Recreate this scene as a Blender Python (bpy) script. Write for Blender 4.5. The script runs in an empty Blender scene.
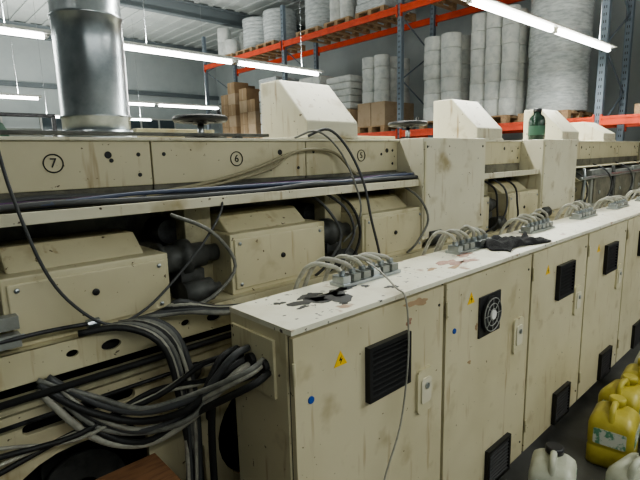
import bpy, bmesh, math, random
from mathutils import Vector, Matrix
random.seed(7)
COL=bpy.context.scene.collection
# ------------------------------------------------------------------ materials
def mat(name,c,rough=.5,metal=0.,c2=None,nscale=6.,lo=.45,hi=.7,bump=0.,emit=None,estr=0.,detail=6.,stretch=None,spec=None,spots=None):
    m=bpy.data.materials.new(name);m.use_nodes=True;nt=m.node_tree;b=nt.nodes['Principled BSDF']
    b.inputs['Roughness'].default_value=rough;b.inputs['Metallic'].default_value=metal
    b.inputs['Base Color'].default_value=(*c,1)
    if spec is not None: b.inputs['Specular IOR Level'].default_value=spec
    if emit: b.inputs['Emission Color'].default_value=(*emit,1);b.inputs['Emission Strength'].default_value=estr
    if c2:
        tc=nt.nodes.new('ShaderNodeNewGeometry');mp=nt.nodes.new('ShaderNodeMapping')
        nt.links.new(tc.outputs['Position'],mp.inputs['Vector'])
        if stretch: mp.inputs['Scale'].default_value=stretch
        n=nt.nodes.new('ShaderNodeTexNoise');n.inputs['Scale'].default_value=nscale;n.inputs['Detail'].default_value=detail;n.inputs['Roughness'].default_value=.65
        nt.links.new(mp.outputs[0],n.inputs['Vector'])
        r=nt.nodes.new('ShaderNodeValToRGB');r.color_ramp.elements[0].position=lo;r.color_ramp.elements[1].position=hi
        r.color_ramp.elements[0].color=(*c,1);r.color_ramp.elements[1].color=(*c2,1)
        nt.links.new(n.outputs['Fac'],r.inputs['Fac']);last=r.outputs['Color']
        for sp in (spots or []):
            sc_,lo_,hi_,col_=sp[:4]
            n2=nt.nodes.new('ShaderNodeTexNoise');n2.inputs['Scale'].default_value=sc_;n2.inputs['Detail'].default_value=3
            if len(sp)>4:
                m2=nt.nodes.new('ShaderNodeMapping');m2.inputs['Scale'].default_value=sp[4];nt.links.new(tc.outputs['Position'],m2.inputs['Vector']);nt.links.new(m2.outputs[0],n2.inputs['Vector'])
            else: nt.links.new(tc.outputs['Position'],n2.inputs['Vector'])
            r2=nt.nodes.new('ShaderNodeValToRGB');r2.color_ramp.elements[0].position=lo_;r2.color_ramp.elements[1].position=hi_
            r2.color_ramp.elements[0].color=(0,0,0,1);r2.color_ramp.elements[1].color=(1,1,1,1);nt.links.new(n2.outputs['Fac'],r2.inputs['Fac'])
            mx=nt.nodes.new('ShaderNodeMix');mx.data_type='RGBA';nt.links.new(r2.outputs['Color'],mx.inputs[0]);nt.links.new(last,mx.inputs[6]);mx.inputs[7].default_value=(*col_,1);last=mx.outputs[2]
        nt.links.new(last,b.inputs['Base Color'])
        if bump:
            bp=nt.nodes.new('ShaderNodeBump');bp.inputs['Strength'].default_value=bump;bp.inputs['Distance'].default_value=.01
            nt.links.new(n.outputs['Fac'],bp.inputs['Height']);nt.links.new(bp.outputs[0],b.inputs['Normal'])
    return m
SP=[(42,.70,.73,(.09,.06,.035)),(7,.60,.80,(.36,.30,.17)),(26,.62,.80,(.34,.24,.12),(1,1,.12))]
CREAM=mat('cream_paint',(.61,.565,.395),.42,0,(.50,.45,.29),3,.45,.8,detail=2,spots=SP)
CREAMF=mat('cream_paint_front',(.59,.54,.375),.42,0,(.49,.44,.285),2.5,.45,.8,detail=2,spots=SP)
TOPLIT=mat('toplit_cabinet_paint',(.70,.68,.56),.36,0,(.52,.47,.35),5,.50,.80,detail=4,spots=[(34,.67,.70,(.07,.06,.05)),(11,.65,.72,(.34,.22,.14))])  # cabinet paint lightened for the tops: overhead light put into the colour, plus stains
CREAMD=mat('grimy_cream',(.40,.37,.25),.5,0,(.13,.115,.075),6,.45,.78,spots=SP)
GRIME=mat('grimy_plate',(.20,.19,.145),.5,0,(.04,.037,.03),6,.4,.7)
WHITE=mat('white_paint',(.66,.625,.49),.4,0,(.56,.52,.38),3,.5,.85,detail=2,spots=SP)
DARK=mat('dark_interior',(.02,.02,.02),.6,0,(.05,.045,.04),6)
BLACK=mat('black_plastic',(.012,.012,.013),.4)
RUB=mat('black_rubber',(.015,.015,.016),.55)
STEEL=mat('galvanised_steel',(.50,.53,.55),.30,1.,(.30,.33,.36),9,.35,.7)
IRON=mat('dark_iron',(.07,.07,.075),.4,.7,(.03,.03,.03),20)
MGREY=mat('motor_grey',(.085,.088,.085),.5,.2,(.03,.03,.03),15)
GREYC=mat('grey_cable',(.20,.20,.18),.5,0,(.11,.11,.10),25)
LGREYC=mat('light_grey_cable',(.36,.35,.30),.5,0,(.22,.21,.18),25)
DGREYC=mat('dark_grey_cable',(.065,.067,.07),.5)
WHITEC=mat('white_cable',(.46,.45,.38),.5,0,(.26,.25,.20),20)
BLUEC=mat('blue_cable',(.06,.075,.13),.45)
PURC=mat('purple_cable',(.13,.05,.16),.45)
OLIVE=mat('olive_hose',(.28,.25,.16),.5)
ORANGE=mat('rack_orange',(.80,.10,.04),.45,0,(.60,.07,.03),5)
RBLUE=mat('rack_upright',(.24,.29,.35),.45,.2)
WOOD=mat('pallet_wood',(.50,.35,.21),.8,0,(.30,.19,.11),8,bump=.3,stretch=(1,6,6))
PLY=mat('brown_board',(.36,.19,.10),.6,0,(.20,.10,.06),9,stretch=(1,5,1))
CARD=mat('cardboard',(.40,.28,.17),.85,0,(.30,.20,.12),4)
CARD2=mat('cardboard_light',(.52,.40,.28),.85,0,(.42,.31,.2),4)
WRAP=mat('stretch_wrap',(.70,.73,.74),.22,0,(.42,.46,.48),8,.4,.7,bump=.6,stretch=(1,1,4))
PAPER=mat('white_paper_roll',(.78,.79,.77),.5,0,(.56,.59,.59),6)
CORE=mat('roll_core',(.20,.15,.10),.8)
RED=mat('red_smear',(.30,.14,.10),.5,0,(.40,.28,.2),40)
YEL=mat('warning_yellow',(.85,.55,.02),.4)
BLUE=mat('blue_lock',(.02,.08,.35),.4)
TEAL=mat('green_label',(.04,.11,.07),.5)
JY=mat('yellow_plastic',(.50,.43,.09),.35,0,(.38,.31,.05),6)
JW=mat('white_plastic',(.58,.59,.50),.35,0,(.42,.43,.34),6)
LABEL=mat('label_paper',(.60,.62,.58),.6,0,(.12,.30,.20),22,.5,.56)
JCAP=mat('dark_cap',(.03,.03,.035),.4)
GREENB=mat('green_bottle',(.012,.035,.022),.25)
CONC=mat('concrete_floor',(.12,.12,.115),.45,0,(.06,.06,.056),3,.35,.7,bump=.15)
WALLM=mat('wall_bluegrey',(.62,.67,.68),.8,0,(.55,.60,.62),1.2)
CEIL=mat('ceiling_metal',(.58,.61,.60),.7,0,(.48,.51,.51),1.)
BEAM=mat('ceiling_beam_paint',(.20,.23,.25),.6)
GLASS=mat('window_glass_night',(.10,.13,.15),.1,0,(.18,.21,.22),1)
CLOTH=mat('black_cloth',(.012,.012,.014),.9,0,(.03,.03,.03),30,bump=.8)
TUBE=mat('fluorescent_tube',(1,1,1),.3,emit=(.97,1,.95),estr=16)
FIX=mat('light_fixture_white',(.75,.75,.72),.4)
GGREY=mat('guard_grey',(.35,.35,.33),.4)
HGREY=mat('grey_housing',(.26,.27,.25),.45,0,(.15,.15,.14),6)
# ------------------------------------------------------------------ builder
class B:
    def __init__(s,name,parent=None,bevel=0.,smooth=True):
        s.name=name;s.bm=bmesh.new();s.mats=[];s.parent=parent;s.bevel=bevel;s.smooth=smooth
    def mi(s,m):
        if m not in s.mats: s.mats.append(m)
        return s.mats.index(m)
    def _tag(s,faces,m,sm=False):
        i=s.mi(m)
        for f in faces: f.material_index=i;f.smooth=sm
    def hexa(s,pts,m):
        v=[s.bm.verts.new(p) for p in pts]
        fs=[s.bm.faces.new([v[i] for i in q]) for q in ((3,2,1,0),(4,5,6,7),(0,1,5,4),(1,2,6,5),(2,3,7,6),(3,0,4,7))]
        s._tag(fs,m);return fs
    def box(s,x0,x1,y0,y1,z0,z1,m):
        return s.hexa([(x0,y0,z0),(x1,y0,z0),(x1,y1,z0),(x0,y1,z0),(x0,y0,z1),(x1,y0,z1),(x1,y1,z1),(x0,y1,z1)],m)
    def prism(s,prof,axis,a,b,m):
        def P(p,t): return {'x':(t,p[0],p[1]),'y':(p[0],t,p[1]),'z':(p[0],p[1],t)}[axis]
        v0=[s.bm.verts.new(P(p,a)) for p in prof];v1=[s.bm.verts.new(P(p,b)) for p in prof];n=len(prof)
        fs=[s.bm.faces.new(v0),s.bm.faces.new(v1[::-1])]+[s.bm.faces.new((v0[i],v1[i],v1[(i+1)%n],v0[(i+1)%n])) for i in range(n)]
        s._tag(fs,m)
        bmesh.ops.recalc_face_normals(s.bm,faces=fs);return fs
    def lathe(s,prof,c,axis,m,seg=24,cap=True):
        c=Vector(c);ax={'x':Vector((1,0,0)),'y':Vector((0,1,0)),'z':Vector((0,0,1))}[axis] if isinstance(axis,str) else Vector(axis).normalized()
        t=Vector((0,0,1)) if abs(ax.z)<.9 else Vector((1,0,0))
        e1=ax.cross(t).normalized();e2=ax.cross(e1)
        rings=[[s.bm.verts.new(c+ax*tt+(e1*math.cos(2*math.pi*k/seg)+e2*math.sin(2*math.pi*k/seg))*max(r,1e-4)) for k in range(seg)] for r,tt in prof]
        fs=[]
        for a,b in zip(rings,rings[1:]):
            for k in range(seg): fs.append(s.bm.faces.new((a[k],a[(k+1)%seg],b[(k+1)%seg],b[k])))
        s._tag(fs,m,True);cf=[]
        if cap:
            cf=[s.bm.faces.new(rings[0][::-1]),s.bm.faces.new(rings[-1])];s._tag(cf,m)
        bmesh.ops.recalc_face_normals(s.bm,faces=fs+cf)
    def cyl(s,c,r,h,axis,m,seg=24): s.lathe([(r,0),(r,h)],c,axis,m,seg)
    def torus(s,c,R,r,axis,m,seg=28,rs=8):
        c=Vector(c);ax={'x':Vector((1,0,0)),'y':Vector((0,1,0)),'z':Vector((0,0,1))}[axis]
        t=Vector((0,0,1)) if abs(ax.z)<.9 else Vector((1,0,0));e1=ax.cross(t).normalized();e2=ax.cross(e1)
        rings=[]
        for k in range(seg):
            a=2*math.pi*k/seg;d=e1*math.cos(a)+e2*math.sin(a)
            rings.append([s.bm.verts.new(c+d*(R+r*math.cos(2*math.pi*j/rs))+ax*r*math.sin(2*math.pi*j/rs)) for j in range(rs)])
        fs=[]
        for k in range(seg):
            a=rings[k];b=rings[(k+1)%seg]
            for j in range(rs): fs.append(s.bm.faces.new((a[j],b[j],b[(j+1)%rs],a[(j+1)%rs])))
        s._tag(fs,m,True);bmesh.ops.recalc_face_normals(s.bm,faces=fs)
    def tube(s,pts,r,m,seg=8,smooth=True,sub=5):
        P=[Vector(p) for p in pts]
        if smooth and len(P)>2:
            Q=[]
            for i in range(len(P)-1):
                p0=P[max(i-1,0)];p1=P[i];p2=P[i+1];p3=P[min(i+2,len(P)-1)]
                for k in range(sub):
                    t=k/sub;Q.append(.5*((2*p1)+(p2-p0)*t+(2*p0-5*p1+4*p2-p3)*t*t+(-p0+3*p1-3*p2+p3)*t**3))
            Q.append(P[-1]);P=Q
        up=None;rings=[]
        for i,p in enumerate(P):
            d=(P[min(i+1,len(P)-1)]-P[max(i-1,0)])
            if d.length<1e-7: d=Vector((1,0,0))
            d.normalize()
            if up is None:
                up=Vector((0,0,1)) if abs(d.z)<.9 else Vector((1,0,0))
            e1=(up-d*up.dot(d))
            if e1.length<1e-4: e1=d.orthogonal()
            e1.normalize();up=e1;e2=d.cross(e1)
            rings.append([s.bm.verts.new(p+(e1*math.cos(2*math.pi*k/seg)+e2*math.sin(2*math.pi*k/seg))*r) for k in range(seg)])
        fs=[]
        for a,b in zip(rings,rings[1:]):
            for k in range(seg): fs.append(s.bm.faces.new((a[k],a[(k+1)%seg],b[(k+1)%seg],b[k])))
        fs+= [s.bm.faces.new(rings[0][::-1]),s.bm.faces.new(rings[-1])]
        s._tag(fs,m,True)
    def blob(s,c,r,m,axis='z',n=22,jit=.3,sx=1,sy=1,th=.0015):
        c=Vector(c);ph=[random.uniform(0,6.28) for _ in range(4)];pr=[]
        for k in range(n):
            a=2*math.pi*k/n;rr=r*(1+jit*math.sin(2*a+ph[0])+.6*jit*math.sin(3*a+ph[1])+.6*jit*math.sin(5*a+ph[2])+.3*jit*math.sin(8*a+ph[3]))
            pr.append((rr*math.cos(a)*sx,rr*math.sin(a)*sy))
        if axis=='z': s.prism([(c.x+p[0],c.y+p[1]) for p in pr],'z',c.z,c.z+th,m)
        else: s.prism([(c.x+p[0],c.z+p[1]) for p in pr],'y',c.y-th,c.y,m)
    def done(s):
        me=bpy.data.meshes.new(s.name);s.bm.to_mesh(me);s.bm.free()
        for m in s.mats: me.materials.append(m)
        o=bpy.data.objects.new(s.name,me);COL.objects.link(o)
        if s.parent: o.parent=s.parent
        if s.bevel:
            b=o.modifiers.new('bevel','BEVEL');b.width=s.bevel;b.segments=2;b.limit_method='ANGLE';b.angle_limit=.7
        return o
def empty(name):
    e=bpy.data.objects.new(name,None);e.empty_display_size=.1;COL.objects.link(e);return e
def plate(name,outline,holes,y,th,m,parent):
    cu=bpy.data.curves.new(name,'CURVE');cu.dimensions='2D';cu.fill_mode='BOTH';cu.extrude=th/2;cu.bevel_depth=.002
    for loop in [outline]+holes:
        sp=cu.splines.new('POLY');sp.points.add(len(loop)-1)
        for p,q in zip(sp.points,loop): p.co=(q[0],q[1],0,1)
        sp.use_cyclic_u=True
    t=bpy.data.objects.new('tmp',cu);COL.objects.link(t);bpy.context.view_layer.update()
    me=bpy.data.meshes.new_from_object(t.evaluated_get(bpy.context.evaluated_depsgraph_get()));bpy.data.objects.remove(t)
    me.transform(Matrix.Translation((0,y,0))@Matrix.Rotation(math.pi/2,4,'X'));me.materials.clear();me.materials.append(m)
    o=bpy.data.objects.new(name,me);COL.objects.link(o);o.parent=parent;return o
def circ(cx,cz,r,n=28,rx=None): return [(cx+(rx or r)*math.cos(2*math.pi*k/n),cz+r*math.sin(2*math.pi*k/n)) for k in range(n)]
def rrect(x0,x1,z0,z1,r,n=5):
    o=[]
    for cx,cz,a0 in ((x1-r,z1-r,0),(x0+r,z1-r,90),(x0+r,z0+r,180),(x1-r,z0+r,270)):
        for k in range(n+1):
            a=math.radians(a0+90*k/n);o.append((cx+r*math.cos(a),cz+r*math.sin(a)))
    return o
def text(name,s,loc,size,m,parent,rot=(math.pi/2,0,0)):
    cu=bpy.data.curves.new(name,'FONT');cu.body=s;cu.size=size;cu.extrude=.001;cu.align_x='CENTER';cu.align_y='CENTER'
    t=bpy.data.objects.new('tmp',cu);COL.objects.link(t);bpy.context.view_layer.update()
    me=bpy.data.meshes.new_from_object(t.evaluated_get(bpy.context.evaluated_depsgraph_get()));bpy.data.objects.remove(t)
    me.materials.clear();me.materials.append(m)
    o=bpy.data.objects.new(name,me);COL.objects.link(o);o.location=loc;o.rotation_euler=rot;o.parent=parent;return o
J=lambda a:random.uniform(-a,a)
# ------------------------------------------------------------------ camera
f,yaw,pitch,roll=476.6,.829,.174,.025
CH=1.712
H=Vector((math.cos(yaw),math.sin(yaw),0));R=Vector((math.sin(yaw),-math.cos(yaw),0));Z=Vector((0,0,1))
F=H*math.cos(pitch)-Z*math.sin(pitch);U=H*math.sin(pitch)+Z*math.cos(pitch)
R2=R*math.cos(roll)-U*math.sin(roll);U2=U*math.cos(roll)+R*math.sin(roll)
M=Matrix((R2,U2,-F)).transposed().to_4x4();M.translation=(0,0,CH)
cd=bpy.data.cameras.new('camera');co=bpy.data.objects.new('camera',cd);COL.objects.link(co);co.matrix_world=M
cd.sensor_width=36;cd.lens=f*36/640;cd.clip_start=.02;bpy.context.scene.camera=co
# ------------------------------------------------------------------ room
XR,YB,XL,YF,CZ=11.5,19.,-7.,-5.,6.1
b=B('floor');b.box(XL,XR,YF,YB,-.1,0,CONC);b.done()
b=B('ceiling')
b.box(XL,XR,YF,YB,CZ,CZ+.1,CEIL)
x=XL+.3
while x<XR: b.box(x,x+.12,YF,YB,CZ-.04,CZ,CEIL);x+=.45
b.done()
b=B('ceiling_beams')
for y in (-2,3,8,13,18):
    b.box(XL,XR,y-.09,y+.09,CZ-.45,CZ-.42,BEAM);b.box(XL,XR,y-.01,y+.01,CZ-.42,CZ-.08,BEAM);b.box(XL,XR,y-.09,y+.09,CZ-.08,CZ-.04,BEAM)
b.done()
b=B('wall_right');b.box(XR,XR+.1,YF,YB,0,CZ,WALLM);b.done()
b=B('wall_left');b.box(XL-.1,XL,YF,YB,0,CZ,WALLM);b.done()
b=B('wall_front');b.box(XL,XR,YF-.1,YF,0,CZ,WALLM);b.done()
b=B('wall_back');b.box(XL,XR,YB,YB+.1,0,CZ,WALLM);b.done()
for i,x in enumerate((-5.5,-2.2,1.1,4.4,7.2)):
    b=B('window_%d'%(i+1))
    b.box(x,x+2.2,YB-.05,YB,2.3,3.3,GLASS)
    for xx in (x,x+.72,x+1.45,x+2.14): b.box(xx,xx+.06,YB-.09,YB-.02,2.3,3.3,FIX)
    b.box(x,x+2.2,YB-.09,YB-.02,2.24,2.3,FIX);b.box(x,x+2.2,YB-.09,YB-.02,3.3,3.36,FIX);b.done()
b=B('trim_1');b.box(XL,XR,YB-.12,YB,4.25,4.4,BEAM);b.done()
b=B('trim_2');b.box(XL,XR,YB-.05,YB,1.9,1.98,BEAM);b.done()
# ------------------------------------------------------------------ lights
LZ=3.01
def fluo(x0,x1,y0,y1,z=LZ,power=60,up=45):
    L=math.hypot(x1-x0,y1-y0);ang=math.atan2(y1-y0,x1-x0)
    b=B('fluorescent_light')
    n=2
    b.prism([(-.09,.03),(-.03,.07),(.03,.07),(.09,.03),(.085,.025),(-.085,.025)],'x',-L/2,L/2,FIX)
    for k in range(n):
        xa=-L/2+k*L/n+.06;xb=-L/2+(k+1)*L/n-.06
        b.cyl((xa,0,0),.026,xb-xa,'x',TUBE,12)
        b.box(xa-.03,xa,-.02,.02,-.02,.03,FIX);b.box(xb,xb+.03,-.02,.02,-.02,.03,FIX)
    for xx in (-L/2+.4,L/2-.4): b.tube([(xx,0,.06),(xx,0,CZ-z)],.004,STEEL,6,False)
    o=b.done();o.location=((x0+x1)/2,(y0+y1)/2,z);o.rotation_euler=(0,0,ang)
    for nm,pw,zz,rx in (('tube_glow',power,-.035,0),('added_uplight',up,.085,math.pi)):  # second, upward lamp is added above each fixture to brighten the ceiling
        ld=bpy.data.lights.new(nm,'AREA');ld.shape='RECTANGLE';ld.size=L-.1;ld.size_y=.06;ld.energy=pw;ld.color=(.985,1,.93)
        lo=bpy.data.objects.new(nm,ld);COL.objects.link(lo);lo.parent=o;lo.location=(0,0,zz);lo.rotation_euler=(rx,0,0)
fluo(3.95,7.44,2.36,2.28,power=78,up=35)
fluo(.4,3.7,2.36,2.36,power=48,up=30)
fluo(-1.95,1.54,5.8,5.8,power=60,up=40);fluo(2.19,5.5,5.8,5.9,power=80)
fluo(-.8,2.7,11.3,11.3,power=100,up=80);fluo(3.4,6.9,11.3,11.3,power=100,up=80)
fluo(-.8,2.7,15.5,15.5,power=120,up=90);fluo(3.4,6.9,15.5,15.5,power=120,up=90)
fluo(-1.2,2.3,-1.6,-1.6,power=38,up=28);fluo(3,6.5,-1.6,-1.6,power=75,up=60)
w=bpy.data.worlds.new('world');bpy.context.scene.world=w;w.use_nodes=True
w.node_tree.nodes['Background'].inputs[0].default_value=(.6,.65,.65,1);w.node_tree.nodes['Background'].inputs[1].default_value=.3
# ------------------------------------------------------------------ electrical cabinets
X0,W,CY0,CY1,CT=.812,.8,1.022,1.345,1.221
def vent(b,cx,cz,hw=.115,hh=.1):
    y=CY0
    b.box(cx-hw,cx+hw,y-.006,y+.0,cz-hh,cz+hh,BLACK)
    for s in (-1,1):
        b.box(cx+s*(hw-.008)-.008,cx+s*(hw-.008)+.008,y-.022,y-.006,cz-hh,cz+hh,BLACK)
        b.box(cx-hw+.016,cx+hw-.016,y-.022,y-.006,cz+s*(hh-.008)-.008,cz+s*(hh-.008)+.008,BLACK)
    n=9
    for k in range(n):
        z=cz-hh+.022+k*(2*hh-.044)/(n-1)
        b.hexa([(cx-hw+.016,y-.02,z-.008),(cx+hw-.016,y-.02,z-.008),(cx+hw-.016,y-.006,z),(cx-hw+.016,y-.006,z),(cx-hw+.016,y-.02,z-.003),(cx+hw-.016,y-.02,z-.003),(cx+hw-.016,y-.006,z+.005),(cx-hw+.016,y-.006,z+.005)],BLACK)
def fan(b,cx,cz,r=.085):
    y=CY0
    b.box(cx-.095,cx+.095,y-.008,y,cz-.095,cz+.095,IRON)
    b.cyl((cx,y-.02,cz),r,.014,'y',BLACK,28)
    for k in range(1,4): b.torus((cx,y-.022,cz),r*k/3.3,.0024,'y',GGREY,24,6)
    b.cyl((cx,y-.028,cz),r*.25,.01,'y',FIX,16)
    for k in range(8):
        a=k*math.pi/4;b.tube([(cx,y-.022,cz),(cx+r*.92*math.cos(a),y-.022,cz+r*.92*math.sin(a))],.0018,GGREY,5,False)
def triangle(b,cx,cz,s=.03):
    y=CY0
    b.prism([(cx-s,cz-s*.7),(cx+s,cz-s*.7),(cx,cz+s)],'y',y-.0015,y,YEL)
    b.prism([(cx+.004,cz+s*.45),(cx-.008,cz-s*.1),(cx+.001,cz-s*.1),(cx-.003,cz-s*.5),(cx+.009,cz+s*.05),(cx+.001,cz+s*.05)],'y',y-.0025,y-.0015,BLACK)
def lock(b,cx,cz,hw=.05,hh=.09):
    y=CY0
    b.prism(rrect(cx-hw,cx+hw,cz-hh,cz+hh,.02),'y',y-.012,y,CREAM)
    b.prism(rrect(cx-hw*.62,cx+hw*.62,cz-hh*.55,cz+hh*.6,.012),'y',y-.018,y-.012,WHITE)
    b.cyl((cx,y-.024,cz+hh*.25),.012,.01,'y',STEEL,14)
NC=8
for i in range(NC):
    x=X0+i*W;b=B('electrical_cabinet',bevel=.003)
    b.box(x+.02,x+W-.02,CY0+.05,CY1-.03,0,.06,DARK)
    b.box(x+.002,x+W-.002,CY0+.026,CY1,.06,CT-.012,CREAMF)
    b.box(x+.01,x+W-.01,CY0+.018,CY0+.026,.07,CT-.03,DARK)
    b.box(x+.008,x+W-.014,CY0,CY0+.02,.075,CT-.028,CREAMF)
    b.box(x+.001,x+W-.001,CY0-.002,CY1+.001,CT-.018,CT,TOPLIT)
    if i==1: fan(b,x+.36,.985)
    else: vent(b,x+.432,.975)
    vent(b,x+.49,.184 if i else .30)
    lock(b,x+.655,.80)
    if i<4: triangle(b,x+.2,1.07 if i!=1 else 1.09)
    for z in (.2,1.05): b.cyl((x+.004,CY0-.006,z),.006,.07,'z',CREAM,10)
    for z in (.16,1.12): b.cyl((x+W-.045,CY0-.003,z),.006,.004,'y',IRON,10)
    b.box(x+.42,x+.76,CY1-.13,CY1-.05,CT,CT+.012,STEEL)
    for k in range(6):
        cx=x+.445+k*.058;cy=CY1-.09
        b.box(cx-.02,cx+.02,cy-.03,cy+.03,CT+.012,CT+.04,HGREY if k%3 else STEEL)
        b.cyl((cx,cy,CT+.04),.014,.02,'z',STEEL,10)
        s=random.uniform(.6,1.3);dx=random.uniform(-.16,.0)
        b.tube([(cx,cy,CT+.055),(cx+dx*.3,cy+.005,CT+.055+.03*s),(cx+dx*.8,cy+.05,CT+.055+.045*s),(cx+dx,cy+.10,CT+.02),(cx+dx*1.1,cy+.125,CT-.12),(cx+dx,cy+.13,CT-.4)],.009,LGREYC if k%2 else WHITEC,8)
    if i==0:
        for px,py,r in ((1.04,1.19,.040),(1.12,1.17,.052),(1.18,1.20,.036),(1.25,1.215,.022),(.98,1.16,.012),(1.37,1.10,.016),(1.10,1.09,.010),(.95,1.25,.012),(1.08,1.245,.026),(1.31,1.18,.012)):
            b.blob((px,py,CT),r,BLACK,sx=1.5,jit=.35)
        b.cyl((x+.07,CY0-.004,.98),.012,.006,'y',BLUE,14)
        b.blob((x+.61,CY0-.0,1.165),.03,CARD,'y',sx=2,sy=.5)
        b.box(x-.008,x+.002,1.10,1.33,.98,1.17,CREAM)
        for k in range(3): b.cyl((x-.025,1.14+k*.07,1.08),.022,.02,'x',RUB,14)
        b.blob((x+.56,CY0,1.1),.014,RED,'y')
    if i==1:
        for px,py,r in ((1.86,1.16,.04),(1.95,1.12,.026),(1.8,1.1,.018),(2.05,1.2,.028),(1.7,1.15,.015)): b.blob((px,py,CT),r,RED if r>.025 else CARD,sx=1.8)
        for px,pz,r in ((x+.25,.95,.012),(x+.2,.80,.01)): b.blob((px,CY0,pz),r,CARD,'y')
        b.cyl((x+.07,CY0-.004,.98),.012,.006,'y',BLUE,14)
    b.done()
b=B('black_cloth',smooth=True)
def clothh(px,py): return .024+.018*math.sin(px*60)*math.cos(py*45+1)+.012*math.sin(px*23+py*31)
nx,ny=26,14;g=[]
for i in range(nx):
    row=[]
    for j in range(ny):
        u=i/(nx-1);v=j/(ny-1)
        px=2.24+u*.42+.02*math.sin(v*9);py=1.06+v*(.17+.05*math.sin(u*7))+.03*math.sin(u*5)
        e=min(u,1-u,v,1-v)*6
        row.append(b.bm.verts.new((px,py,CT+.008+max(0,clothh(px,py))*min(1,e))))
    g.append(row)
fs=[b.bm.faces.new((g[i][j],g[i+1][j],g[i+1][j+1],g[i][j+1])) for i in range(nx-1) for j in range(ny-1)]
b._tag(fs,CLOTH,True);o=b.done();s=o.modifiers.new('s','SOLIDIFY');s.thickness=.006
# ------------------------------------------------------------------ printing press
press=empty('printing_press')
PX0,PX1=-1.6,7.5
PT,PB,PY=1.785,1.62,1.79
b=B('upper_panels',press,.003)
segs=[(-1.6,-.8),(-.8,0),(0,.78),(.78,1.56),(1.56,2.28),(2.98,3.88),(4.6,5.5),(5.5,6.4),(6.4,7.2)]
for a,c in segs:
    b.box(a+.003,c-.003,PY,PY+.02,PB,PT,CREAMF)
    for px,pz in ((c-.05,PT-.05),(c-.05,PB+.04),(c-.15,PT-.07),(a+.05,PT-.05)): b.cyl((px,PY-.003,pz),.008,.004,'y',BLACK,10)
    b.cyl((a+.62,PY-.003,PT-.05),.013,.004,'y',BLACK,12)
b.box(PX0,PX1,PY-.012,PY+.6,PT,PT+.012,WHITE)
b.done()
b=B('cable_tray',press,.002)
b.box(PX0,2.28,1.64,PY+.02,1.545,1.555,CREAM);b.box(PX0,2.28,1.635,1.645,1.53,1.568,WHITE)
b.box(2.98,3.88,1.64,PY+.02,1.545,1.555,CREAM);b.box(2.98,3.88,1.635,1.645,1.53,1.568,WHITE)
b.box(4.6,PX1-.2,1.64,PY+.02,1.545,1.555,CREAM)
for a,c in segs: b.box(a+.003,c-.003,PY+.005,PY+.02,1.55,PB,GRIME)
b.done()
b=B('tray_cables',press)
for k,(m,r) in enumerate([(DGREYC,.010),(BLUEC,.008),(DGREYC,.011),(PURC,.006),(GREYC,.009),(DGREYC,.012),(BLUEC,.007),(RUB,.01)]):
    y=1.66+.014*k;b.tube([(x,y+J(.01),1.566+r*.5+random.uniform(0,.016)+(.014 if k%2 else 0)) for x in [-1.5+.27*j for j in range(15)]],r,m,8)
b.done()
for t,x in (('7',.44),('6',1.16),('5',1.96)):
    r=B('number_ring',press);r.torus((x,PY-.002,1.71),.030,.0022,'y',BLACK);r.done();text('number_mark',t,(x,PY-.002,1.71),.045,BLACK,press)
b=B('machine_frame',press,.003)
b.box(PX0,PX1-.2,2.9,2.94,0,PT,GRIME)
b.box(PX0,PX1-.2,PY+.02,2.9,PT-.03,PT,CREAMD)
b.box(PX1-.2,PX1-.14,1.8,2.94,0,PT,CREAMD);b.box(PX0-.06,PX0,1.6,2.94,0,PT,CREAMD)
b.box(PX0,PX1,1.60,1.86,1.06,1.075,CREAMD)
b.box(PX0,PX1,1.59,1.86,1.145,1.16,CREAM)
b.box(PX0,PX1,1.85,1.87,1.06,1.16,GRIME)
b.box(PX0,PX1,1.575,1.605,.985,1.03,CREAMD)
for k in range(12):
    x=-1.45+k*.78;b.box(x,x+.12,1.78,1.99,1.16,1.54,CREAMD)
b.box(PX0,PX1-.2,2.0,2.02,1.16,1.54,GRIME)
b.done()
hol=[]
x=-1.45
while x<7.2:
    hol.append(circ(x,1.11,.020,16,.034)); hol.append(circ(x+.27,1.115,.014,14,.02)); x+=.39
plate('rail_face',[(PX0,1.062),(PX1,1.062),(PX1,1.158),(PX0,1.158)],hol,1.595,.01,CREAM,press)
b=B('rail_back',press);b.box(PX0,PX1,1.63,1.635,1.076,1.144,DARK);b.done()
b=B('guide_rod',press);b.cyl((PX0,1.545,1.035),.011,PX1-PX0-.2,'x',RUB,12);b.cyl((PX0,1.56,.955),.007,PX1-PX0-.2,'x',IRON,10);b.done()
hol=[]
for k in range(-2,9):
    cx=.02+k*.78
    arc=[(cx+.34+.26*math.cos(math.radians(a)),.56+.24*math.sin(math.radians(a))) for a in range(90,271,12)]
    hol.append(arc+[(cx+.52,.32),(cx+.58,.38),(cx+.58,.74),(cx+.52,.80)])
    hol.append(circ(cx+.0,.90,.045,20));hol.append(circ(cx+.70,.80,.02,14));hol.append(circ(cx+.06,.72,.014,14))
    hol.append(rrect(cx-.05,cx+.02,.30,.60,.03));hol.append(circ(cx+.12,.93,.012,12));hol.append(circ(cx+.66,.93,.012,12))
    hol.append(rrect(cx+.20,cx+.55,.885,.925,.018))
plate('side_plate',[(PX0,.05),(PX1-.2,.05),(PX1-.2,.985),(PX0,.985)],hol,1.62,.02,CREAM,press)
b=B('lower_interior',press)
for k in range(-2,9):
    cx=.41+k*.78
    b.lathe([(.15,0),(.15,.03),(.11,.03),(.11,.06),(.05,.06),(.05,.0)],(cx,1.76,.52),'y',MGREY,28)
    b.lathe([(.12,0),(.12,.05)],(cx,1.83,.60),'y',MGREY,24)
    b.box(cx-.39,cx-.33,1.64,1.9,.1,.98,GRIME)
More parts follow.
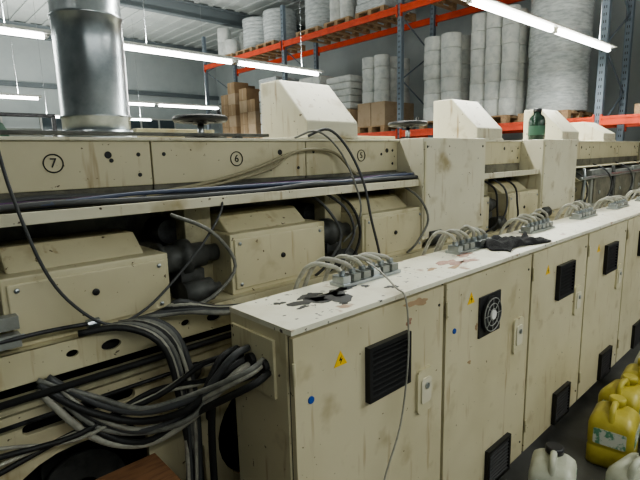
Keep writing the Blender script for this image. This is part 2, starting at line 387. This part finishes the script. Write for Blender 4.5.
b.box(PX0,PX1-.2,1.9,1.93,.02,1.05,DARK)
b.done()
for k in range(-2,9):
    x=.22+k*.785
    if x>6.6: continue
    g=B('gear_housing',press,.008)
    zt=1.38 if k<1 else 1.41
    g.box(x,x+.52,1.63,1.93,1.16,zt,CREAM)
    g.prism([(1.93,zt),(1.69,zt),(1.78,zt+.07),(1.93,zt+.07)],'x',x+.03,x+.46,CREAM)
    g.box(x+.015,x+.505,1.622,1.632,1.18,zt-.02,CREAMF)
    for px in (x+.04,x+.48):
        for pz in (1.20,zt-.04): g.cyl((px,1.615,pz),.008,.01,'y',STEEL,10)
    g.cyl((x+.26,1.615,1.29),.012,.012,'y',BLACK,12)
    g.done()
    m=B('drive_coupling',press)
    m.lathe([(.07,0),(.07,.02),(.055,.025),(.055,.09),(.072,.095),(.072,.13),(.05,.135),(.05,.2),(.035,.21),(.035,.26)],(x+.52,1.74,1.33),'x',MGREY,28)
    m.box(x+.6,x+.7,1.70,1.80,1.16,1.28,MGREY)
    m.lathe([(.045,0),(.045,.12),(.02,.13),(.02,.16)],(x+.56,1.62,1.215),'x',MGREY,20)
    m.cyl((x+.64,1.86,1.42),.05,.9,'y',IRON,20)
    m.done()
v=B('pneumatic_valve',press,.002)
for z in (1.20,1.255):
    v.box(.16,.25,1.585,1.622,z-.02,z+.02,HGREY);v.cyl((.135,1.6,z),.012,.025,'x',STEEL,10)
v.tube([(.10,1.6,1.20),(.3,1.58,1.21),(.45,1.585,1.20)],.007,IRON,8)
v.cyl((.43,1.585,1.2),.016,.04,'x',STEEL,8);v.done()
for a,c in ((2.28,2.98),(3.88,4.60)):
    d=B('drop_panel',press,.004)
    d.prism([(1.61,1.80),(1.61,1.22),(1.70,1.14),(1.86,1.14),(1.86,1.80)],'x',a,c,WHITE)
    d.box(a+.01,a+.03,1.604,1.61,1.24,1.78,CREAM)
    for px in (a+.04,c-.04):
        for pz in (1.75,1.3): d.cyl((px,1.606,pz),.008,.006,'y',IRON,10)
    d.done()
d=B('end_housing',press,.01)
for a,c,zt in ((4.98,5.55,1.52),(5.62,6.25,1.50),(6.32,7.0,1.52)):
    d.box(a,c,1.60,1.80,1.165,zt,HGREY);d.box(a+.05,c-.05,1.59,1.60,1.20,zt-.05,GRIME)
    d.cyl((a+.2,1.580,1.30),.018,.012,'y',STEEL,14)
d.tube([(4.66,1.585,1.45),(5.6,1.57,1.46),(7.0,1.57,1.46)],.016,STEEL,10)
d.tube([(4.75,1.60,1.18),(4.75,1.585,1.45),(4.76,1.60,1.54)],.014,STEEL,10)
d.tube([(5.58,1.60,1.18),(5.58,1.585,1.42),(5.59,1.60,1.54)],.016,MGREY,10)
d.done()
def hood(xa,xb,top=2.11,y0=1.82,y1=2.2):
    h=B('cover_hood',press,.008)
    h.prism([(y0,PT+.012),(y0,PT+.10),(y0+.22,top),(y1,top),(y1,PT+.012)],'x',xa,xb,WHITE)
    h.box(xa-.008,xb+.008,y0-.01,y1,PT+.012,PT+.03,WHITE)
    h.done()
hood(1.60,1.97);hood(3.24,3.62);hood(4.8,5.22);hood(5.95,6.35,2.02)
for x,y,r,zz in ((1.17,2.1,.115,1.90),(2.72,2.05,.12,1.915)):
    h=B('handwheel',press)
    h.torus((x,y,zz),r,.015,'z',BLACK,32,10)
    for k in range(3):
        a=k*2.09+.4;h.tube([(x,y,zz-.01),(x+r*math.cos(a),y+r*math.sin(a),zz)],.011,BLACK,8,False)
    h.lathe([(.035,0),(.035,.035),(.02,.045)],(x,y,zz-.025),'z',BLACK,16)
    h.cyl((x,y,PT+.01),.015,zz-PT-.03,'z',STEEL,12);h.box(x-.06,x+.06,y-.05,y+.05,PT+.01,PT+.035,IRON)
    h.tube([(x+r*.9,y,zz),(x+r*.9,y,zz+.05)],.010,BLACK,8,False);h.done()
b=B('deck_rail',press,.003)
b.box(-1.5,1.5,2.0,2.04,PT+.03,PT+.045,MGREY)
for x in (-1.3,-.6,.2,1.3): b.box(x,x+.04,2.0,2.04,PT+.01,PT+.03,IRON)
b.box(.25,.45,2.6,2.8,PT+.012,PT+.10,IRON);b.box(-.1,.15,2.5,2.8,PT+.012,PT+.07,MGREY)
b.prism([(2.2,PT+.012),(2.2,PT+.05),(2.3,PT+.09),(2.5,PT+.09),(2.5,PT+.012)],'x',.24,.40,TEAL)
b.box(2.2,2.9,2.3,2.35,PT+.012,PT+.06,CREAM)
b.box(1.0,1.45,2.45,2.55,PT+.012,PT+.09,CREAMD);b.cyl((.95,2.5,PT+.05),.02,.6,'x',IRON,12)
b.done()
b=B('loose_cables',press)
b.tube([(.22,1.60,2.05),(.25,1.585,1.80),(.275,1.58,1.62),(.33,1.58,1.40),(.40,1.575,1.27),(.50,1.57,1.185),(.62,1.57,1.21),(.76,1.58,1.31),(.88,1.59,1.42),(.97,1.62,1.52),(1.0,1.68,1.58)],.005,DGREYC,8)
b.tube([(.75,1.6,1.52),(.9,1.58,1.44),(.98,1.56,1.30),(.86,1.55,1.20),(.7,1.55,1.18)],.007,GREYC,8)
for (xa,m,r) in ((.60,OLIVE,.008),(.7,OLIVE,.0065)):
    b.tube([(xa,1.68,1.585),(xa+.3,1.70,1.61),(xa+.6,1.74,1.66),(1.45,1.755,1.73),(1.6,1.76,1.745),(1.75,1.765,1.72),(1.85,1.74,1.62),(1.9,1.70,1.575)],r,m,8)
b.tube([(1.56,1.77,1.81),(1.66,1.73,1.84),(1.76,1.70,1.75),(1.79,1.62,1.58),(1.80,1.58,1.4),(1.83,1.56,1.25),(1.86,1.55,1.10)],.007,DGREYC,8)
b.tube([(1.50,1.80,1.80),(1.6,1.74,1.83),(1.72,1.70,1.72),(1.74,1.6,1.5),(1.70,1.58,1.38),(1.62,1.60,1.3)],.005,GREYC,8)
for x in (1.50,1.58,1.66,2.2,3.05,3.2,3.35,4.7):
    b.tube([(x,1.75,1.56),(x+.03+J(.02),1.60,1.47),(x+.08+J(.05),1.57,1.34),(x+.02+J(.05),1.58,1.22),(x-.05,1.62,1.16)],.007,random.choice([RUB,DGREYC,GREYC]),8)
for x in (5.3,6.0,6.7):
    b.tube([(x,1.70,1.57),(x,1.57,1.5),(x+.12,1.55,1.35),(x-.05,1.56,1.2)],.008,random.choice([RUB,DGREYC]),8)
b.done()
b=B('cable_bundle')
mats=[GREYC,DGREYC,RUB,LGREYC,DGREYC,GREYC,RUB,LGREYC]
# sweep from under the rail to the glands, in a loosely parallel arc
for k in range(8):
    m=mats[k%8];r=random.choice([.007,.009,.012]);tz=1.08+J(.04);ty=1.14+.07*(k%3)+J(.02);o_=.018*k
    b.tube([(.30+J(.03),1.572,1.055+J(.02)),(.40+J(.02),1.52,.98-o_),(.52,1.43,.93-o_+J(.015)),(.64,1.32+J(.02),.97-o_*.6),(.73,ty,tz-.02),(.80,ty,tz)],r,m,8)
for k in range(8):
    m=mats[(k+2)%8];r=random.choice([.007,.009,.011]);dx=.018*k
    b.tube([(.40+dx,1.575,1.18),(.53+dx*.8,1.53,1.175),(.63+dx*.5,1.47,1.09),(.66+dx*.4,1.44+J(.02),.85),(.68+J(.03)+dx*.3,1.43,.4),(.70+J(.05),1.43,.02)],r,m,8)
for k in range(4):
    b.tube([(-.9,1.57,.74+.03*k),(-.2,1.565,.78+.03*k),(.1,1.56+J(.01),.82+.03*k),(.35,1.53+J(.02),.88+J(.02)),(.58,1.46+J(.03),.95),(.72,1.38,1.0+J(.04)),(.80,1.30,1.06+J(.03))],.006 if k%2 else .009,(RUB,WHITEC,RUB,LGREYC)[k],8)
for k in range(5):
    b.tube([(.55+.04*k,1.575,1.178),(.72,1.52,1.185+.01*k),(.9,1.44+.02*k,1.16),(1.3,1.46+.02*k,1.12),(2.0,1.46+.02*k,1.1)],.010,mats[k],8)
b.tube([(.72,1.36,.85),(.70,1.30,.98),(.73,1.26,1.04),(.80,1.24,1.07)],.014,RUB,8)
b.tube([(.74,1.40,.02),(.73,1.38,.5),(.71,1.33,.86),(.72,1.28,.98),(.80,1.17,1.05)],.013,RUB,8)
b.done()
b=B('hanging_lead')
b.tube([(1.40,1.255,1.29),(1.36,1.15,1.275),(1.33,1.05,1.235),(1.325,1.0,1.20),(1.32,.985,1.0),(1.27,.98,.75),(1.17,.98,.55),(1.14,.985,.3),(1.16,.98,.006)],.0035,LGREYC,8)
b.done()
b=B('brown_board',bevel=.003);b.box(.16,.60,1.30,1.56,.66,.68,PLY);b.box(.18,.22,1.32,1.54,0,.66,PLY);b.box(.54,.58,1.32,1.54,0,.66,PLY);b.box(.16,.60,1.30,1.32,.58,.66,PLY);b.done()
b=B('exhaust_duct')
pr=[];z=0.
while z<CZ-PT-.5:
    pr+=[(.143,z),(.143,z+.10),(.149,z+.105),(.149,z+.115),(.143,z+.12)];z+=.42
pr.append((.143,CZ-PT-.06))
b.lathe(pr,(.77,2.32,PT+.014),'z',STEEL,40);b.lathe([(.165,0),(.165,.03),(.15,.03),(.15,.05)],(.77,2.32,PT+.014),'z',STEEL,40);b.done()
b=B('green_bottle')
b.lathe([(.062,0),(.07,.01),(.07,.17),(.06,.205),(.032,.23),(.032,.25)],(4.37,1.88,PT+.014),'z',GREENB,24)
b.lathe([(.036,.25),(.036,.275),(.03,.28)],(4.37,1.88,PT+.014),'z',JCAP,20);b.lathe([(.0705,.05),(.0705,.13)],(4.37,1.88,PT+.014),'z',TEAL,24,False);b.done()
b=B('folding_machine',bevel=.01)
b.box(.2,2.6,9.0,10.4,0,1.7,CREAMD);b.box(.5,1.2,9.1,10.2,1.7,2.25,WHITE);b.prism([(9.0,1.7),(9.0,1.95),(9.4,2.3),(10.0,2.3),(10.0,1.7)],'x',1.5,2.2,HGREY)
b.cyl((.2,8.95,1.55),.09,2.4,'x',MGREY,20);b.box(.3,2.5,8.97,9.0,.4,1.3,HGREY);b.box(2.3,2.36,9.1,9.16,1.7,2.5,IRON);b.box(.3,.36,9.1,9.16,1.7,2.5,IRON);b.box(.3,2.36,9.1,9.16,2.46,2.52,IRON)
b.done()
# ------------------------------------------------------------------ jerrycans
def jerry(cx,cy,m,sx=.128,sy=.11,h=.34,rot=0,lab=True):
    b=B('plastic_jerrycan')
    def ring(z,k,r):
        pts=rrect(-sx*k,sx*k,-sy*k,sy*k,r*k,5);return [b.bm.verts.new((p[0],p[1],z)) for p in pts]
    prof=[(0,.90,.03),(.012,1,.035),(h*.30,1,.035),(h*.32,.97,.035),(h*.36,.97,.035),(h*.38,1,.035),(h*.68,1,.035),(h*.76,.95,.04),(h*.84,.78,.05),(h*.88,.55,.05)]
    rs=[ring(*p) for p in prof];fs=[]
    n=len(rs[0])
    for a,c in zip(rs,rs[1:]):
        for k in range(n): fs.append(b.bm.faces.new((a[k],a[(k+1)%n],c[(k+1)%n],c[k])))
    b._tag(fs,m,True);b._tag([b.bm.faces.new(rs[0][::-1]),b.bm.faces.new(rs[-1])],m)
    b.lathe([(.035,h*.86),(.035,h*.93)],(sx*.42,0,0),'z',m,18)
    b.lathe([(.042,h*.91),(.042,h*1.0),(.036,h*1.02)],(sx*.42,0,0),'z',JCAP if m is JW else JY,18)
    b.tube([(-sx*.80,0,h*.74),(-sx*.72,0,h*.93),(-sx*.45,0,h*.99),(-sx*.05,0,h*.98),(sx*.06,0,h*.87)],.016,m,10)
    if lab:
        b.prism(rrect(-sx*.7,sx*.7,h*.40,h*.66,.01),'y',-sy-.0015,-sy+.003,LABEL)
        b.prism(rrect(-sy*.7,sy*.7,h*.40,h*.66,.01),'x',-sx-.0015,-sx+.003,LABEL)
    o=b.done();o.location=(cx,cy,0);o.rotation_euler=(0,0,rot);return o
jerry(2.82,.70,JY,rot=.12);jerry(2.42,.47,JW,rot=-.2,h=.31);jerry(2.22,.79,JW,.11,.1,.28,rot=.3)
jerry(3.16,.74,JY,rot=-.1);jerry(3.49,.73,JY,rot=.1);jerry(2.76,.36,JW,rot=.2);jerry(3.12,.42,JY,rot=0);jerry(3.84,.74,JW,rot=.1)
# ------------------------------------------------------------------ pallet rack and loads
RX0,RX1=8.0,9.1
PY_=[-1.15,2.55,6.25,9.95,13.9]
b=B('pallet_rack',bevel=.004)
for y in PY_:
    for x in (RX0,RX1):
        b.box(x,x+.09,y-.05,y-.042,0,5.45,RBLUE);b.box(x,x+.09,y+.042,y+.05,0,5.45,RBLUE);b.box(x,x+.008,y-.045,y+.045,0,5.45,RBLUE)
        b.box(x-.03,x+.12,y-.08,y+.08,0,.01,RBLUE)
        z=.3
        while z<5.3: b.box(x-.002,x,y-.02,y-.008,z,z+.04,DARK);b.box(x-.002,x,y+.008,y+.02,z,z+.04,DARK);z+=.1
    z=.2;k=0
    while z<5.0:
        b.tube([(RX0+.07,y,z if k%2 else z+.6),(RX1+.02,y,z+.6 if k%2 else z)],.016,RBLUE,6,False);z+=.6;k+=1
for lv in (2.19,4.58):
    for a,c in zip(PY_,PY_[1:]):
        for x in (RX0-.03,RX1+.07):
            b.box(x,x+.05,a+.05,c-.05,lv-.13,lv-.09,ORANGE);b.box(x+.012,x+.038,a+.05,c-.05,lv-.09,lv-.04,ORANGE);b.box(x,x+.05,a+.05,c-.05,lv-.04,lv,ORANGE)
            for y in (a+.05,c-.05): b.box(x-.006,x+.056,y-.012,y+.012,lv-.2,lv+.03,ORANGE)
b.done()
def pallet(cy,z,cx=8.62):
    b=B('wooden_pallet')
    for k in range(5): b.box(cx-.55+k*.24,cx-.55+k*.24+.14,cy-.4,cy+.4,z+.12,z+.144,WOOD)
    for yy in (-.4,-.05,.3):
        b.box(cx-.55,cx+.55,cy+yy,cy+yy+.1,z+.098,z+.12,WOOD);b.box(cx-.55,cx+.55,cy+yy,cy+yy+.1,z,z+.02,WOOD)
        for xx in (-.55,-.07,.41): b.box(cx+xx,cx+xx+.14,cy+yy,cy+yy+.1,z+.02,z+.098,WOOD)
    b.done();return z+.144
def rolls(cy,z,r=.17,hh=.28,layers=3,nx=3,ny=2,cx=8.62):
    b=B('paper_roll_stack')
    for L in range(layers):
        for i in range(nx):
            for j in range(ny):
                if L==layers-1 and random.random()<.15: continue
                c=(cx-(nx-1)*r+i*2*r+J(.01),cy-(ny-1)*r+j*2*r+J(.01),z+L*hh)
                b.lathe([(r*.96,.0),(r,.012),(r,hh-.014),(r*.96,hh-.002),(.04,hh-.002)],c,'z',PAPER,20)
                b.cyl((c[0],c[1],c[2]+hh-.004),.04,.003,'z',CORE,12)
    b.done()
def drum(cy,z,h=1.4,r=.43,cx=8.62,m=WRAP,slices=9):
    b=B('wrapped_paper_roll');pr=[(r*.93,0)]
    for k in range(slices):
        z0=k*h/slices;e=J(.008);pr+=[(r*.985+e,z0+.006),(r+e,z0+.02),(r+e,z0+h/slices-.02),(r*.985+e,z0+h/slices-.006)]
    pr+=[(r*.93,h),(.05,h+.004)]
    b.lathe(pr,(cx,cy,z),'z',m,36);b.cyl((cx,cy,z+h+.003),.05,.004,'z',CORE,14);b.done()
def wrapped(cy,z,h=1.4,cx=8.62,m=WRAP):
    b=B('wrapped_pallet_load',bevel=.03);n=5
    hw=.53;hd=.40
    for k in range(n):
        z0=z+k*h/n;z1=z+(k+1)*h/n-.006;e=J(.015)
        b.box(cx-hw-e,cx+hw+e,cy-hd-e,cy+hd+e,z0,z1,m)
    b.done()
def boxes(cy,z,layers=3,cx=8.62,hh=.3,m=CARD):
    b=B('cardboard_box_stack',bevel=.006)
    for L in range(layers):
        for i in range(2):
            for j in range(2):
                if L==layers-1 and layers>1 and random.random()<.3: continue
                x0=cx-.52+i*.53;y0=cy-.39+j*.4
                b.box(x0,x0+.5,y0,y0+.38,z+L*hh,z+(L+1)*hh-.004,random.choice([m,CARD2,m]))
                b.box(x0-.001,x0+.501,y0+.17,y0+.21,z+L*hh+.01,z+(L+1)*hh-.003,CARD2)
    b.done()
def bay(a,lv,kinds):
    n=len(kinds)
    for k,kd in enumerate(kinds):
        cy=a+.35+(3.0)*(k+.5)/n+.0
        if kd is None: continue
        z=pallet(cy,lv);kd(cy,z)
def blackbox(c,z):
    b=B('black_crate',bevel=.02);b.box(8.15,8.9,c-.3,c+.3,z,z+.32,BLACK);b.box(8.12,8.93,c-.33,c+.33,z+.27,z+.34,BLACK);b.box(8.1,8.12,c-.12,c+.12,z+.12,z+.16,IRON);b.done()
def mixed(c,z):
    boxes(c,z,1,hh=.5,m=CARD2);rolls(c,z+.5,.17,.24,4,3,2)
def mixed2(c,z):
    boxes(c,z,1,hh=.42,m=CARD2);wrapped(c,z+.43,.75,m=PAPER)
lv=2.19
bay(-1.15,lv,[lambda c,z:drum(c,z,1.2),lambda c,z:drum(c,z,1.3),lambda c,z:blackbox(c,z)])
bay(2.55,lv,[lambda c,z:drum(c,z,1.85,.47,slices=6),lambda c,z:rolls(c,z,.145,.30,6,3,3),lambda c,z:rolls(c,z,.19,.26,6,3,2)])
bay(6.25,lv,[mixed,mixed2,lambda c,z:wrapped(c,z,1.3,m=PAPER)])
bay(9.95,lv,[lambda c,z:wrapped(c,z,1.5),lambda c,z:boxes(c,z,4,hh=.34),lambda c,z:boxes(c,z,5,hh=.32)])
lv=4.58
bay(2.55,lv,[lambda c,z:rolls(c,z,layers=3)]*3)
bay(6.25,lv,[lambda c,z:wrapped(c,z,.85),lambda c,z:rolls(c,z,layers=3),lambda c,z:drum(c,z,.85,.44)])
bay(9.95,lv,[lambda c,z:drum(c,z,.85,.45),lambda c,z:drum(c,z,.85,.45),lambda c,z:rolls(c,z,.2,.4,2)])
lv=.0
for a in (-1.15,2.55,6.25,9.95): bay(a,lv,[lambda c,z:wrapped(c,z,1.5),lambda c,z:boxes(c,z,4),lambda c,z:rolls(c,z,layers=4)])
sc=bpy.context.scene
sc.view_settings.view_transform='AgX'
try: sc.view_settings.look='AgX - Medium High Contrast'
except Exception: pass
sc.view_settings.exposure=.18
